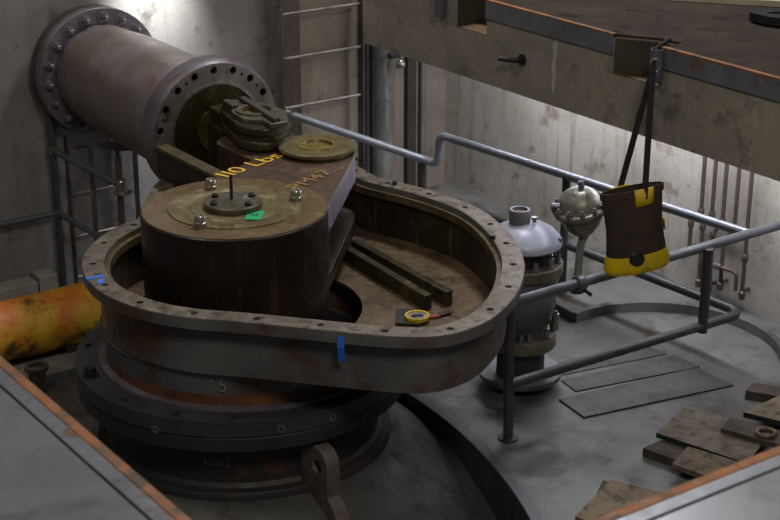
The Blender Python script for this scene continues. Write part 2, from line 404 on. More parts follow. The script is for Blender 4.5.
# bolt holes in the rim
holes = []; L = 0; acc = 0; mid = offset_loop(pth, .058)
tot = sum((Vector(mid[i]) - Vector(mid[i - 1])).length for i in range(len(mid)))
nb = 25; step = tot / nb; nxt = step * .4
for i in range(len(mid)):
    a, b = Vector(mid[i]), Vector(mid[(i + 1) % len(mid)]); d = (b - a).length
    while acc + d > nxt:
        p = a.lerp(b, (nxt - acc) / d)
        holes.append(circ(p.x, p.y, .019, 14)); nxt += step
    acc += d
rim = MB().prism(pth, 1.09, TZ - .003, holes=[rim_in] + holes).build('rim_flange', M['tank'], tank, bevel=.003)
MB().prism(offset_loop(pth, .003), TZ - .003, TZ, holes=[offset_loop(pth, .116)] + holes).build('machined_face', M['rim'], tank)
step_in = offset_loop(pth, .145)
MB().prism(offset_loop(pth, .112), 1.075, 1.118, holes=[step_in]).build('gasket_ledge', M['ledge'], tank)
# lobe side wall and bottom plate
wo = offset_loop(pth, .085); wi = offset_loop(pth, .12)
wall = MB().prism(wo, .815, 1.10, holes=[offset_loop(pth, .108)]).build('side_wall', M['tank'], tank, bevel=.006)
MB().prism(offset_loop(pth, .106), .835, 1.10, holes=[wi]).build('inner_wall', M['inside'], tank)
MB().prism(offset_loop(pth, .09), .816, .834, holes=[circ(R0.x - .04, R0.y, .62, 64)]).build('bottom_plate', M['tank_floor'], tank)
# cylinder under the lobe, weld bead, neck
LC = Vector((-.79, 8.04, 0))
MB().lathe(up(LC, 0), [(.775, .818), (.772, .76), (.758, .70), (.757, .672), (.70, .672), (.70, .818)], Z, 96, close=True).build('lower_cylinder', M['tank'], tank)
MB().lathe(up(LC, 0), [(.757, .674), (.757, .615), (.70, .615), (.70, .674)], Z, 96, close=True).build('rusty_weld_band', M['heat'], tank)
MB().lathe(up(LC, 0), [(.80, .616), (.80, .60), (.70, .60), (.70, .616)], Z, 96, close=True).build('foot_ring', M['pipe_flange'], tank)
MB().tube([(LC.x + .776 * math.cos(t), LC.y + .776 * math.sin(t), .80) for t in [math.radians(140 + 120 * i / 60) for i in range(61)]], .006, 8).build('weld_bead', M['tank'], tank)
# neck walls reaching up to the pipe flange
FC = Vector((-1.08, 9.62, 1.37))        # centre of the near pipe flange face
a = FC - V * .40 - U * .02; b = a - U * .93
s = MB(); s.beam(up(a, 1.085), up(b, 1.085), .05, .50); s.build('neck_wall', M['hub'], tank, bevel=.005)
s = MB(); s.beam(up(a, 1.345), up(b, 1.345), .085, .022); s.build('neck_flange', M['ledge'], tank, bevel=.003)
# guide rails inside
for (p, q) in (((-.213, 8.895), (.322, 8.079)), ((-.262, 8.79), (.206, 8.022))):
    s = MB(); s.beam((p[0], p[1], .875), (q[0], q[1], .875), .05, .085)
    s.build('guide_rail', M['clamp'], tank, bevel=.004)
# blue masking tape on the rim, one strip hanging down the side, one on the left
def tape_strip(px, inward, zs, name):
    pass
p = Vector((-.235, 6.985)); 
s = MB(); s.box((p.x, p.y - .004, 1.10), .034, .003, .06, math.radians(-13)); s.box((p.x + .003, p.y + .012, 1.03), .034, .003, .09, math.radians(-13), mx=Matrix.Translation((p.x + .002, p.y + .01, 1.03)) @ Matrix.Rotation(math.radians(-13), 4, 'Z') @ Matrix.Rotation(.28, 4, 'X'))
t = s.build('blue_tape', M['blue'], tank); t['label'] = 'blue masking tape strip hanging down the front'
an = math.radians(203); c = Vector((R0.x + .914 * math.cos(an), R0.y + .914 * math.sin(an)))
s = MB(); s.box((c.x, c.y, 1.125), .003, .045, .055, an); s.box((c.x + .045, c.y + .012, 1.1515), .09, .03, .002, an + .1); s.box((c.x + .085, c.y - .045, 1.1515), .028, .06, .002, an - .5)
t = s.build('blue_tape', M['blue'], tank); t['label'] = 'torn blue masking tape on the left of the rim'
# chalk 5 on the lower cylinder
def on_cyl(r, a0, z0):
    return lambda x, y: (LC.x + r * math.cos(a0 + x / r), LC.y + r * math.sin(a0 + x / r), z0 + y)
lettering('5', .034, .07, on_cyl(.7735, math.radians(265), .70)).build('chalk_mark', M['chalk'], tank, smooth=False)
lettering('"', .018, .022, on_cyl(.7745, math.radians(261.5), .75)).build('chalk_mark', M['chalk'], tank, smooth=False)
# small studs on the rim
nut = proto(hexbolt(.016, .022, False), 'rim_nut', M['black'])
for px, py in ((.03, 9.22), (.565, 8.27), (-1.39, 8.6)):
    part_from(nut, 'rim_nut', tank, (px, py, TZ))

# ================================================================== BASE RING under the casing
BC = Vector((-.81, 8.035, 0))
base = thing('base_ring', 'dark round pedestal with thick bolted flange carrying the casing', 'pedestal', up(BC, .09))
bh = [circ(BC.x + .852 * math.cos(math.radians(t)), BC.y + .852 * math.sin(math.radians(t)), .020, 14) for t in (160, 178, 230, 252, 272, 292, 312, 335, 0, 20, 60, 100, 130)]
MB().prism(circ(BC.x, BC.y, .908, 128), .515, .60, holes=[circ(BC.x, BC.y, .70, 96)] + bh).build('top_flange', M['base'], base, bevel=.006)
MB().lathe(up(BC, 0), [(.888, .515), (.903, .50), (.903, .43), (.888, .42), (.75, .42), (.745, .17), (.765, .15), (.81, .145), (.815, .138), (.815, .09), (.6, .09), (.6, .515)], Z, 96, close=True).build('drum', M['pedestal'], base)
hb = proto(hexbolt(.032, .05), 'hex_bolt', M['black'])
for t in (205, 350):
    part_from(hb, 'hex_bolt', base, (BC.x + .852 * math.cos(math.radians(t)), BC.y + .852 * math.sin(math.radians(t)), .60))
for t in (246, 287, 305):
    a_ = math.radians(t)
    pl = MB().lathe(up(BC, 0) + Vector((.906 * math.cos(a_), .906 * math.sin(a_), .545 if t != 246 else .52)), [(.022, 0), (.022, .004), (.012, .004), (.012, .001)], Vector((math.cos(a_), math.sin(a_), 0)), 18).build('side_plug', M['bolt'], base)
# lug with an eye
d = Vector((.6, -.8, 0)).normalized(); nrm = Vector((-d.y, d.x, 0))
o = up(BC, 0) + Vector((.51, -.86, 0)).normalized() * .765
prof = [(-.02, .395), (.13, .395)] + [(.13 + .09 * math.sin(t), .305 + .09 * math.cos(t)) for t in [PI / 2 * i / 8 for i in range(1, 9)]] + [(.22, .14), (.27, .10), (.36, -.06), (-.02, .05)]
MB().prism(prof, -.04, .04, frame(o, d, Z, nrm), holes=[circ(.13, .285, .038, 20)]).build('lifting_lug', M['lug'], base, bevel=.004)
def on_base(r, a0, z0):
    return lambda x, y: (BC.x + r * math.cos(a0 + x / r), BC.y + r * math.sin(a0 + x / r), z0 + y)
lettering('N-362', .13, .035, on_base(.752, math.radians(259), .27)).build('chalk_mark', M['chalk'], base, smooth=False)

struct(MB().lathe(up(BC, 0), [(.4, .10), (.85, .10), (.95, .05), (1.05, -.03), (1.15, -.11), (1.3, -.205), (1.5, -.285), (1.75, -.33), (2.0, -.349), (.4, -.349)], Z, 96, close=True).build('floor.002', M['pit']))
# ================================================================== LEVER
HC = Vector((-.825, 8.02, 0)); AZ = 1.42
lev = thing('servo_lever', 'big rusty brown lever with round oily hub inside the casing', 'lever', up(HC, .62))
MB().lathe(up(HC, 0), [(.47, .62), (.497, .64), (.497, 1.412), (.49, 1.418)], Z, 128).build('hub', M['hub'], lev)
MB().lathe(up(HC, 0), [(.4895, 1.415), (.489, 1.4215), (.34, 1.4215), (.34, 1.415)], Z, 96, close=True).build('hub_face', M['hub_top'], lev)
MB().lathe(up(HC, 0), [(.352, 1.416), (.35, 1.4285), (.262, 1.4285), (.255, 1.424), (.235, 1.424), (.23, 1.429), (.0, 1.429)], Z, 96).build('hub_cover', M['hub_cover'], lev)
CC = Vector((-.83, 8.01, 0))
cap = MB().lathe(up(CC, 0), [(.152, 1.426), (.155, 1.43), (.155, 1.459), (.15, 1.463), (.03, 1.463), (0, 1.463)], Z, 56).build('cap_plate', M['clamp_top'], lev)
cb = proto(MB().lathe((0, 0, 0), [(.019, 0), (.019, .016), (.012, .018), (.012, .008), (0, .008)], Z, 14), 'cap_screw', M['black'])
for t in (35, 150, 215, 320):
    o_ = part_from(cb, 'cap_screw', lev, up(CC, 1.463) + Vector((.115 * math.cos(math.radians(t)), .115 * math.sin(math.radians(t)), 0)))
    o_.parent = cap
r_ = MB().cyl(up(CC, 1.463) + Vector((-.01, .03, 0)), up(CC, 1.595) + Vector((-.01, .03, 0)), .009, 12).build('indicator_rod', M['black'], lev)
lettering('88', .05, .07, lambda x, y: (CC.x + .05 + x * .9 - y * .0, CC.y + .02 + y, 1.4637)).build('stamped_number', M['chalk'], lev, smooth=False)
st = MB(); st.lathe((0, 0, 0), [(.034, 0), (.034, .03), (.03, .032), (.03, .06), (.026, .066), (.018, .066), (.015, .058), (0, .058)], Z, 20)
st = proto(st, 'stud_nut', M['bright'])
for p in ((-.979, 8.311), (-.504, 8.125), (-.972, 7.715)):
    part_from(st, 'stud_nut', lev, (p[0], p[1], 1.418))
t = MB().add([(-.752, 7.80, 1.4315), (-.668, 7.795, 1.4315), (-.655, 7.935, 1.4315), (-.688, 7.93, 1.432), (-.745, 7.90, 1.432)], [(0, 1, 2, 3, 4)]).build('green_tape', M['green'], lev, smooth=False)
t['label'] = 'bright green tape tag'
lettering('45', .04, .03, lambda x, y: (-.725 + x, 7.85 + y, 1.4328)).build('tag_writing', M['black'], t, smooth=False)
# arm plates
DC = Vector((-.43, 9.02, 0)); PC = Vector((-.79, 9.213, 0))
armp = [(-.6, 7.75), (-.343, 7.95), (-.206, 8.96)] + [(DC.x + .225 * math.cos(math.radians(t)), DC.y + .225 * math.sin(math.radians(t))) for t in range(-8, 75, 8)] + \
       [(PC.x + .25 * math.cos(math.radians(t)), PC.y + .25 * math.sin(math.radians(t))) for t in range(60, 190, 9)] + [(-.955, 9.07), (-.80, 8.858), (-.965, 8.54), (-1.1, 8.2)]
hubcut = [p for p in armp]
MB().prism(armp, 1.26, AZ, ).build('upper_plate', M['arm'], lev, bevel=.006)
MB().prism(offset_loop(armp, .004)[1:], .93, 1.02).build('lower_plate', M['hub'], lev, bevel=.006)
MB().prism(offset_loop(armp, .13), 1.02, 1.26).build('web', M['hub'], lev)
# right hand cut edge of the upper plate, cool light from the right put into its colour
s = MB(); s.beam((-.340, 7.99, 1.34), (-.2065, 8.955, 1.34), .006, .15); s.build('cut_edge_lit', M['arm_edge_lit'], lev)
# pin disc
pd = MB().lathe(up(DC, 0), [(.19, 1.42), (.19, 1.436), (.225, 1.44), (.228, 1.458), (.222, 1.464), (.115, 1.464), (.112, 1.467), (.095, 1.467), (.09, 1.45), (0, 1.445)], Z, 64).build('pin_cap', M['disc'], lev)
MB().lathe(up(DC, 0), [(.116, 1.463), (.116, 1.468), (.094, 1.468), (.094, 1.463)], Z, 48, close=True).build('brass_ring', M['brass'], pd)
MB().lathe(up(DC, 0), [(.09, 1.447), (.05, 1.4525), (0, 1.4525)], Z, 32).build('brass_centre', M['brass'], pd)
# paint marker lettering
def on_plate(p0, p1, z):
    a_ = Vector(p0); d_ = (Vector(p1) - a_); w_ = d_.length; d_.normalize()
    n_ = Vector((-d_.y, d_.x))
    return w_, (lambda x, y: (a_.x + d_.x * x + n_.x * y, a_.y + d_.y * x + n_.y * y, z))
w_, f = on_plate((-.905, 8.525), (-.615, 8.925), 1.4235)
lettering('II0 Lbs', w_, .105, f).build('paint_lettering', M['paint_mark'], lev, smooth=False)
w_, f = on_plate((-.497, 8.315), (-.262, 8.70), 1.4235)
lettering('PM47...', w_, .095, f).build('paint_lettering', M['paint_worn'], lev, smooth=False)

# ================================================================== PIPE WITH TWO FLANGES
RC = Vector((-2.045, 11.04, 1.384)) 
axis = (RC - FC); PL = axis.length; ax = axis.normalized()
pv = Vector((ax.y, -ax.x, 0)).normalized(); pz = pv.cross(ax) * 1.0
if pz.z < 0: pz = -pz
pipe = thing('flanged_pipe', 'large brown primer pipe with bolted flanges leading from the lever to the wall', 'pipe', up((FC + RC) / 2, 1.0))
fr = frame(FC, pv, pz, ax)
hl = [circ(.392 * math.cos(math.radians(t)), .392 * math.sin(math.radians(t)), .024, 14) for t in [11 + i * 20 for i in range(18)]]
hs = [circ(.385 * math.cos(math.radians(t)), .385 * math.sin(math.radians(t)), .010, 10) for t in (61, 121, 161, 41 - 0.5)]
MB().prism(circ(0, 0, .43, 96), 0, .02, fr, holes=[circ(0, 0, .315, 72)] + hl + hs).build('flange_face', M['flange_face'], pipe)
MB().lathe(FC + ax * .012, [(.43, .0), (.452, .03), (.455, .12), (.44, .14), (.30, .14), (.30, .11), (.424, .11), (.424, .006)], ax, 96, close=True).build('near_flange', M['pipe_flange'], pipe)
MB().lathe(FC - ax * .004, [(.322, 0), (.322, .012), (.300, .012), (.300, 0)], ax, 72, close=True).build('spigot_ring', M['bright'], pipe)
MB().lathe(FC + ax * .003, [(.312, 0), (.305, .5), (.0, .5), (.0, .49), (.295, .49), (.302, 0)], ax, 72).build('bore', M['bore'], pipe)
b0 = .14
MB().lathe(FC, [(.415, b0), (.40, b0 + .04), (.375, .42), (.372, .70), (.371, 1.22), (.355, 1.5), (.345, PL - .02)], ax, 96).build('barrel', M['pipe'], pipe)
MB().lathe(RC, [(.30, 0), (.455, 0), (.46, .006), (.46, .07), (.30, .07)], ax, 96, close=True).build('far_flange', M['pipe_flange'], pipe)
MB().lathe(RC, [(.30, .07), (.445, .072), (.455, .08), (.455, .17), (.44, .18), (.30, .18)], ax, 96, close=True).build('mating_flange', M['flange_back'], pipe)
MB().lathe(RC, [(.30, .17), (.30, .265)], ax, 48).build('wall_stub', M['pipe'], pipe)
fb = proto(hexbolt(.03, .045, True, .03), 'flange_bolt', M['bolt'])
rot = (-ax).to_track_quat('Z', 'Y').to_euler()
for i in range(18):
    t = math.radians(4 + i * 20)
    part_from(fb, 'flange_bolt', pipe, RC + (pv * math.cos(t) + pz * math.sin(t)) * .40, rot)

# ================================================================== ROD EYE CLAMP
cl = thing('rod_end', 'dark oily split rod end on a pin above the lever in front of the pipe', 'rod end', up(PC, 1.42))
dn = -ax; dn = Vector((dn.x, dn.y, 0)).normalized(); sd = Vector((-dn.y, dn.x, 0))
fr = frame((PC.x, PC.y, 0), dn, sd, Z)
def outline(r, wn, back):
    a1 = math.asin(wn / r)
    pts = [(r * math.cos(t), r * math.sin(t)) for t in [-(PI - a1) + 2 * (PI - a1) * i / 30 for i in range(31)]]
    return pts + [(-back, wn), (-back, -wn)]
ol = [(.20, -.07), (.215, .0), (.20, .07), (.15, .15), (.06, .18), (-.02, .165), (-.07, .20), (-.17, .22), (-.22, .13), (-.42, .12), (-.42, -.12), (-.22, -.14), (-.18, -.21), (-.09, -.20), (-.03, -.165), (.06, -.18), (.14, -.15)]
EC = Vector((-.80, 9.27, 0))
low = [(-1.04, 9.47), (-1.02, 9.37), (-.95, 9.21), (-.905, 9.09), (-.85, 9.02), (-.775, 8.985), (-.69, 8.995), (-.62, 9.06), (-.585, 9.17), (-.61, 9.30), (-.73, 9.45), (-.89, 9.54), (-.98, 9.545)]
waist = [(EC.x + (x - EC.x) * .93, EC.y + (y - EC.y) * .93) for x, y in low]
top = [(-1.027, 9.452), (-.958, 9.33), (-.94, 9.229), (-.864, 9.095), (-.752, 9.077), (-.698, 8.985), (-.595, 9.037), (-.624, 9.27), (-.729, 9.421), (-.884, 9.514), (-.968, 9.527)]
bore_ = circ(EC.x, EC.y, .085, 32)
MB().prism(low, 1.425, 1.485, holes=[bore_]).build('lower_body', M['clamp'], cl, bevel=.014)
MB().prism(waist, 1.48, 1.52, holes=[bore_]).build('joint', M['clamp'], cl, bevel=.006)
MB().prism(low, 1.515, 1.572, holes=[bore_]).build('upper_body', M['clamp'], cl, bevel=.014)
MB().prism(top, 1.57, 1.60, holes=[bore_]).build('top_plate', M['clamp_top'], cl, bevel=.005)
MB().lathe(up(EC, 0), [(.125, 1.598), (.125, 1.611), (.088, 1.611), (.088, 1.598)], Z, 40, close=True).build('pin_collar', M['clamp_top'], cl)
MB().lathe(up(EC, 0), [(.087, 1.43), (.087, 1.582), (.05, 1.588), (0, 1.578)], Z, 32).build('pin', M['brass'], cl)
for p_, q_ in (((-.905, 9.50, 1.613), (-.66, 9.02, 1.613)), ((-1.0, 9.44, 1.612), (-.93, 9.31, 1.612))):
    s = MB(); s.beam(p_, q_, .045, .026); s.build('keeper_bar', M['strip'], cl, bevel=.004)
s = MB(); s.beam((-1.165, 9.66, 1.30), (-1.005, 9.40, 1.30), .045, .28); s.build('fork_cheek', M['clamp'], cl, bevel=.006)
s = MB(); s.beam((-.90, 9.72, 1.30), (-.74, 9.46, 1.30), .045, .28); s.build('fork_cheek', M['clamp'], cl, bevel=.006)
s = MB(); s.beam((-1.10, 9.77, 1.44), (-.93, 9.47, 1.44), .22, .20); s.build('neck', M['clamp'], cl, bevel=.012)
MB().cyl(up(PC, 1.38) - dn * .48, up(PC, 1.38) - dn * .85, .15, 40).build('piston_rod', M['bore'], cl)

# ================================================================== RIGHT: GUARD RAILING
gr = thing('guard_railing', 'grey pipe guard railing wrapping round the round valve behind the casing', 'railing', (.67, 8.12, 0))
c_top = Vector((2.19, 9.17, .85)); c_low = Vector((2.176, 9.115, .35))
far_top = [(-.79, 11.76, .885), (.28, 11.385, .62), (.352, 11.305, .62), (.367, 11.286, .85), (.45, 11.19, .85), (2.19, 9.17, .85)]
MB().tube(rounded(far_top, .09), .030, 16).build('far_rail', M['rail_light'], gr)
near_dir = (Vector((.655, 8.072, .85)) - c_top).normalized()
MB().tube([c_top - near_dir * 1.2, c_top, Vector((.655, 8.072, .85)) + near_dir * .0], .030, 16).build('near_rail', M['rail'], gr)
lowp = [(.67, 8.095, .35), (2.18, 9.11, .35), (1.28, 10.24, .35), (.62, 11.05, .35)]
MB().tube(rounded(lowp, .12), .030, 16).build('low_rail', M['rail_dark'], gr)
MB().tube([(.67, 8.115, 0), (.655, 8.085, .86)], .029, 16).build('post', M['rail_dark'], gr)
MB().lathe((.67, 8.115, 0), [(.06, 0), (.06, .012)], Z, 20).build('post_foot', M['rail_dark'], gr)
p0 = c_low + near_dir * .345; 
MB().tube([(p0.x, p0.y, .31), (p0.x, p0.y, .85)], .031, 16).build('post', M['rail_dark'], gr)
for (x, y, zt) in ((1.196, 10.32, .85), (.245, 11.42, .62)):
    MB().tube([(x, y, 0), (x, y, zt)], .028, 14).build('post', M['rail_dark'], gr)

# ================================================================== PRESSURE VESSEL + BALL VALVE
VC = Vector((.79, 8.84, 0))
ves = thing('relief_valve', 'grey domed round valve with open neck standing behind the casing end', 'valve', VC)
MB().lathe(up(VC, 0), [(.14, .0), (.145, .02), (.145, .30)], Z, 48).build('lower_pipe', M['pedestal'], ves)
MB().lathe(up(VC, 0), [(.12, .03), (.25, .065), (.258, .10), (.25, .10), (.12, .07)], Z, 48, close=True).build('drip_collar', M['vessel'], ves)
MB().lathe(up(VC, 0), [(.11, .27), (.205, .27), (.21, .28), (.21, .345), (.205, .355), (.11, .355)], Z, 48, close=True).build('lower_flange', M['vessel_flange'], ves)
MB().lathe(up(VC, 0), [(.15, .355), (.165, .42), (.20, .53), (.21, .66), (.205, .74)], Z, 48).build('body', M['vessel'], ves)
MB().lathe(up(VC, 0), [(.11, .735), (.228, .735), (.236, .745), (.236, .80), (.228, .81), (.11, .81)], Z, 56, close=True).build('upper_flange', M['vessel_flange'], ves)
MB().lathe(up(VC, 0), [(.165, .81), (.165, .915)], Z, 40).build('throat', M['black'], ves)
MB().lathe(up(VC, 0), [(.10, .905), (.215, .905), (.225, .915), (.225, .938), (.212, .962), (.175, .998), (.12, 1.03), (.06, 1.045), (.0, 1.048)], Z, 64).build('dome', M['dome'], ves)
nk = MB().lathe(up(VC, 0) + Vector((-.03, .0, 0)), [(.062, 1.03), (.064, 1.12), (.060, 1.126), (.045, 1.126), (.042, 1.11), (0, 1.105)], Z, 36).build('neck', M['vessel'], ves)
MB().lathe(up(VC, 0) + Vector((-.03, .0, 0)), [(.042, 1.1105), (.02, 1.114), (0, 1.112)], Z, 24).build('neck_packing', M['arm'], nk)
vb = proto(hexbolt(.017, .05, True), 'flange_bolt', M['bolt'])
for t in (-75, -45, -15, 15, 45, 75, 105, 150, 200, 240, 265):
    part_from(vb, 'flange_bolt', ves, up(VC, .81) + Vector((.205 * math.cos(math.radians(t)), .205 * math.sin(math.radians(t)), 0)))
for t in (-80, -40, 0, 40, 90, 180, 240, 265):
    part_from(vb, 'flange_bolt', ves, up(VC, .355) + Vector((.185 * math.cos(math.radians(t)), .185 * math.sin(math.radians(t)), 0)))
s = MB(); s.lathe(up(VC, 1.053) + Vector((.055, -.02, 0)), [(.012, 0), (.012, .02), (.02, .02), (.02, .032), (0, .034)], Z, 14); s.build('vent_plug', M['bright'], ves)
# stay rods with shiny nuts between upper flange and dome
for t in (-18, 35):
    a_ = math.radians(t); q = VC + Vector((.208 * math.cos(a_), .208 * math.sin(a_), 0))
    s = MB(); s.cyl(up(q, .80), up(q, .955), .010, 10); s.lathe(up(q, .945), [(.02, 0), (.02, .022), (.012, .028)], Z, 6); s.build('stay_bolt', M['bolt'], ves)
# gauge fitting on the body
q = up(VC, .45) + Vector((.165, -.09, 0)); dd = Vector((.87, -.49, 0))
s = MB(); s.cyl(q - dd * .03, q + dd * .05, .018, 12); s.cyl(q + dd * .03 - Z * .045, q + dd * .03 + Z * .055, .022, 12); s.cyl(q + dd * .03 + Z * .05, q + dd * .03 + Z * .075, .013, 8)
s.build('drain_fitting', M['bright'], ves)

SC = Vector((1.062, 8.43, 0))
bv = thing('diaphragm_valve', 'round cast grey diaphragm valve on a thin stem beside the canvas bag', 'valve', up(SC, .76))
tilt = Vector((-.16, -.10, .98)).normalized()
ctr = up(SC, 1.262)
MB().lathe(ctr, [(.155, .008), (.15, .02), (.128, .028), (.122, .06), (.10, .098), (.062, .125), (.03, .133), (0, .134)], tilt, 40).build('upper_bowl', M['cast'], bv)
MB().lathe(ctr, [(.155, .004), (.15, -.012), (.125, -.02), (.118, -.05), (.098, -.09), (.062, -.135), (.034, -.155), (.028, -.17)], tilt, 40).build('lower_bowl', M['cast'], bv)
bx = (Vector((1, 0, 0)) - tilt * tilt.x).normalized(); by = tilt.cross(bx)
vb2 = proto(hexbolt(.016, .035, False, .015), 'rim_bolt', M['bolt'])
vb2.transform(Matrix.Translation((0, 0, -.01)))
rt = tilt.to_track_quat('Z', 'Y').to_euler()
lug = MB()
for i in range(12):
    t = 2 * PI * i / 12
    part_from(vb2, 'rim_bolt', bv, ctr + (bx * math.cos(t) + by * math.sin(t)) * .142 + tilt * .018, rt)
MB().cyl(ctr + tilt * .12 + bx * .02, ctr + tilt * .175 + bx * .02, .017, 12).build('top_plug', M['vessel'], bv)
q = ctr + (bx * -.115 + by * -.03) + tilt * .055
MB().cyl(q, q - bx * .045 + tilt * .01, .02, 12).build('side_plug', M['bolt'], bv)
MB().tube([ctr - tilt * .165, up(SC + Vector((.008, .005, 0)), 1.04), up(SC, .80)], [.024, .022, .022], 16).build('stem', M['galv'], bv)
q = up(SC, .82)
s = MB(); s.lathe(q, [(.04, -.05), (.045, -.04), (.045, -.015), (.03, -.01)], Z, 18); s.build('stem_socket', M['vessel'], bv)
s = MB(); s.tube([q + Vector((.03, -.03, -.02)), q + Vector((.08, -.04, -.055))], .011, 10); s.build('lever_handle', M['black'], bv)
# pipe clamp round the near rail
t_ = ((c_top - Vector((.655, 8.072, .85))).normalized())
q = Vector((.655, 8.072, .85)) + t_ * .50
s = MB(); s.lathe(q - t_ * .02, [(.031, 0), (.044, .0), (.046, .006), (.046, .05), (.044, .056), (.031, .056)], t_, 24, close=True); s.build('rail_clamp', M['vessel'], bv)

# ================================================================== CANVAS BAG
BGC = Vector((1.358, 8.19, 0)); zb, zt = 1.005, 1.465
bag = thing('canvas_bucket_bag', 'dark canvas bucket bag with yellow base hanging by black straps', 'bag', up(BGC, zb))
lean = Vector((-.055, 0, 0))
def bag_ring(z, rx, ry, wob=0):
    k_ = (z - zb) / (zt - zb)
    return [Vector((BGC.x + lean.x * k_ + rx * math.cos(t) + wob * math.sin(3 * t + z * 9), BGC.y + ry * (.62 if z < 1.3 else .62 - (z - 1.3) * 1.7) * math.sin(t), z + .034 * math.cos(t))) for t in [2 * PI * i / 48 for i in range(48)]]
def bag_shell(levels, name, m, parent, close_bottom=False, inner=False):
    mb = MB(); rows = []
    for l in levels: rows.append([mb.bm.verts.new(v) for v in bag_ring(*l)])
    for a_, b_ in zip(rows[:-1], rows[1:]):
        for i in range(48): mb.bm.faces.new((a_[i], a_[(i + 1) % 48], b_[(i + 1) % 48], b_[i]))
    if close_bottom: mb.bm.faces.new(list(reversed(rows[0])))
    return mb.build(name, m, parent)
bag_shell([(1.09, .164, .15, .002), (1.18, .158, .145, .004), (1.27, .156, .142, .005), (1.36, .158, .145, .003), (1.44, .161, .148, .001), (1.462, .163, .148), (1.455, .152, .14), (1.30, .142, .130), (1.15, .14, .125), (1.05, .14, .12)], 'canvas_body', M['bag'], bag, True)
bag_shell([(1.435, .162, .149), (1.434, .170, .157), (1.470, .172, .158), (1.472, .160, .148)], 'rim_hem', M['bag'], bag)
bag_shell([(zb, .150, .13), (zb + .004, .168, .15), (zb + .02, .178, .162), (zb + .03, .179, .164, .001), (zb + .075, .174, .158, .002), (zb + .105, .167, .152, .001), (zb + .108, .157, .146)], 'yellow_base', M['yellow'], bag, True)
def patch(ang, z0, z1, w, r_off, name, m):
    mb = MB(); vs = []
    for z in (z0, (z0 + z1) / 2, z1):
        for i in range(5):
            t = ang + (i / 4 - .5) * w
            k_ = (z - zb) / (zt - zb)
            r1, r2 = (.157 + max(0, z - 1.30) * .03 + r_off + (.012 if z > 1.425 else 0)), (.144 + max(0, z - 1.30) * .03 + r_off + (.012 if z > 1.425 else 0))
            vs.append((BGC.x + lean.x * k_ + r1 * math.cos(t), BGC.y + (r2 + (.012 if z > 1.37 else 0)) * (.62 if z < 1.3 else .62 - (z - 1.3) * 1.7) * math.sin(t), z + .034 * math.cos(t)))
    fs = [(r * 5 + i, r * 5 + i + 1, r * 5 + i + 6, r * 5 + i + 5) for r in range(2) for i in range(4)]
    mb.add(vs, fs); o_ = mb.build(name, m, bag)
    sd_ = o_.modifiers.new('thick', 'SOLIDIFY'); sd_.thickness = .004; sd_.offset = 0
    return o_
patch(math.radians(290), 1.385, 1.475, .62, .004, 'strap_patch', M['yellow'])
patch(math.radians(110), 1.385, 1.475, .62, .004, 'strap_patch', M['yellow'])
patch(math.radians(5), 1.20, 1.265, .35, .006, 'side_patch', M['yellow'])
hook = Vector((1.395, 8.295, 2.10))
for ang in (290, 110):
    a_ = math.radians(ang); e_ = Vector((BGC.x + lean.x + .178 * math.cos(a_), BGC.y + .44 * .162 * math.sin(a_), 1.42 + .034 * math.cos(a_)))
    s = MB(); s.beam(e_, hook, .034, .006, up=Vector((0, 1, 0))); s.build('strap', M['strap'], bag, bevel=.002)
s = MB(); s.lathe((BGC.x - .02, BGC.y - .100, 1.10), [(.042, 0), (.03, .012), (.012, .012), (.012, .006), (0, .006)], Vector((0, -1, .1)), 24); s.build('base_grommet', M['black'], bag)
s = MB(); s.tube([hook + Vector((.0, 0, -.02)), hook + Vector((.012, .03, .06)), hook + Vector((.03, .06, .105)), hook + Vector((.075, .10, .125)), hook + Vector((.11, .17, .122))], .012, 10); s.build('strap_loop', M['strap'], bag)
s = MB(); s.tube([hook + Vector((.03 * math.sin(t) * .9 + .015, .012, .035 * math.cos(t) + .02)) for t in [2 * PI * i / 20 for i in range(20)]], .006, 8, close=True); s.build('carabiner', M['bolt'], bag)

# ================================================================== BEAM FITTINGS
def bstub(u, z0, z1, label):
    p = E0 + U * u - V * .038
    s = MB(); s.lathe(up(p, 0), [(.037, z0), (.037, z1), (.030, z1), (.030, z1 - .03), (0, z1 - .03)], Z, 24)
    return tag(s.build('pipe_socket', M['rail'], None), label, 'pipe socket', 'pipe sockets on the beam face')
bstub(-1.478, 2.02, 2.20, 'grey vertical pipe socket on the beam beside the bag strap')
bstub(.44, 2.035, 2.2, 'grey vertical pipe socket on the beam left of the iron peg')
pg = thing('iron_peg', 'black iron peg sticking out of the concrete beam face', 'peg', (.79, 9.30, 1.88))
q = E0 + U * -.33; q = up(q, 1.905)
MB().lathe(q - V * .0, [(.034, 0), (.034, .012), (.02, .014)], -V, 16).build('collar', M['black'], pg)
MB().tube([q, q - V * .04 - U * -.0, q - V * .10 + U * .10], .016, 12).build('shank', M['black'], pg)
s = MB(); rs = E0 + U * -.70 - V * .003
# on-deck things
sh = thing('steel_plate_lug', 'dark steel plate with an oval hole lying on the deck at the top right', 'plate', (2.25, 8.95, 2.2))
s = MB(); pl = [(-.02, 0), (.05, -.11), (.14, -.17), (.60, -.25), (.7, .25), (.2, .12), (.03, .08)]
s.prism(pl, .012, .06, frame((2.06, 8.98, 2.2), (1, .0, 0), (0, 1, 0), Z), holes=[[(.13 + .05 * math.cos(t), -.02 + .03 * math.sin(t)) for t in [2 * PI * i / 16 for i in range(16)]]]); s.build('plate', M['black'], sh, bevel=.006)
s = MB(); s.box((2.33, 8.98, 2.206), .18, .12, .012); s.build('spacer', M['black'], sh)
s = MB(); s.beam((1.68, 9.62, 2.22), (2.75, 9.30, 2.22), .10, .04); tag(s.build('pale_board', M['pale'], None, bevel=.004), 'pale board lying on the dark deck at the top edge', 'board')

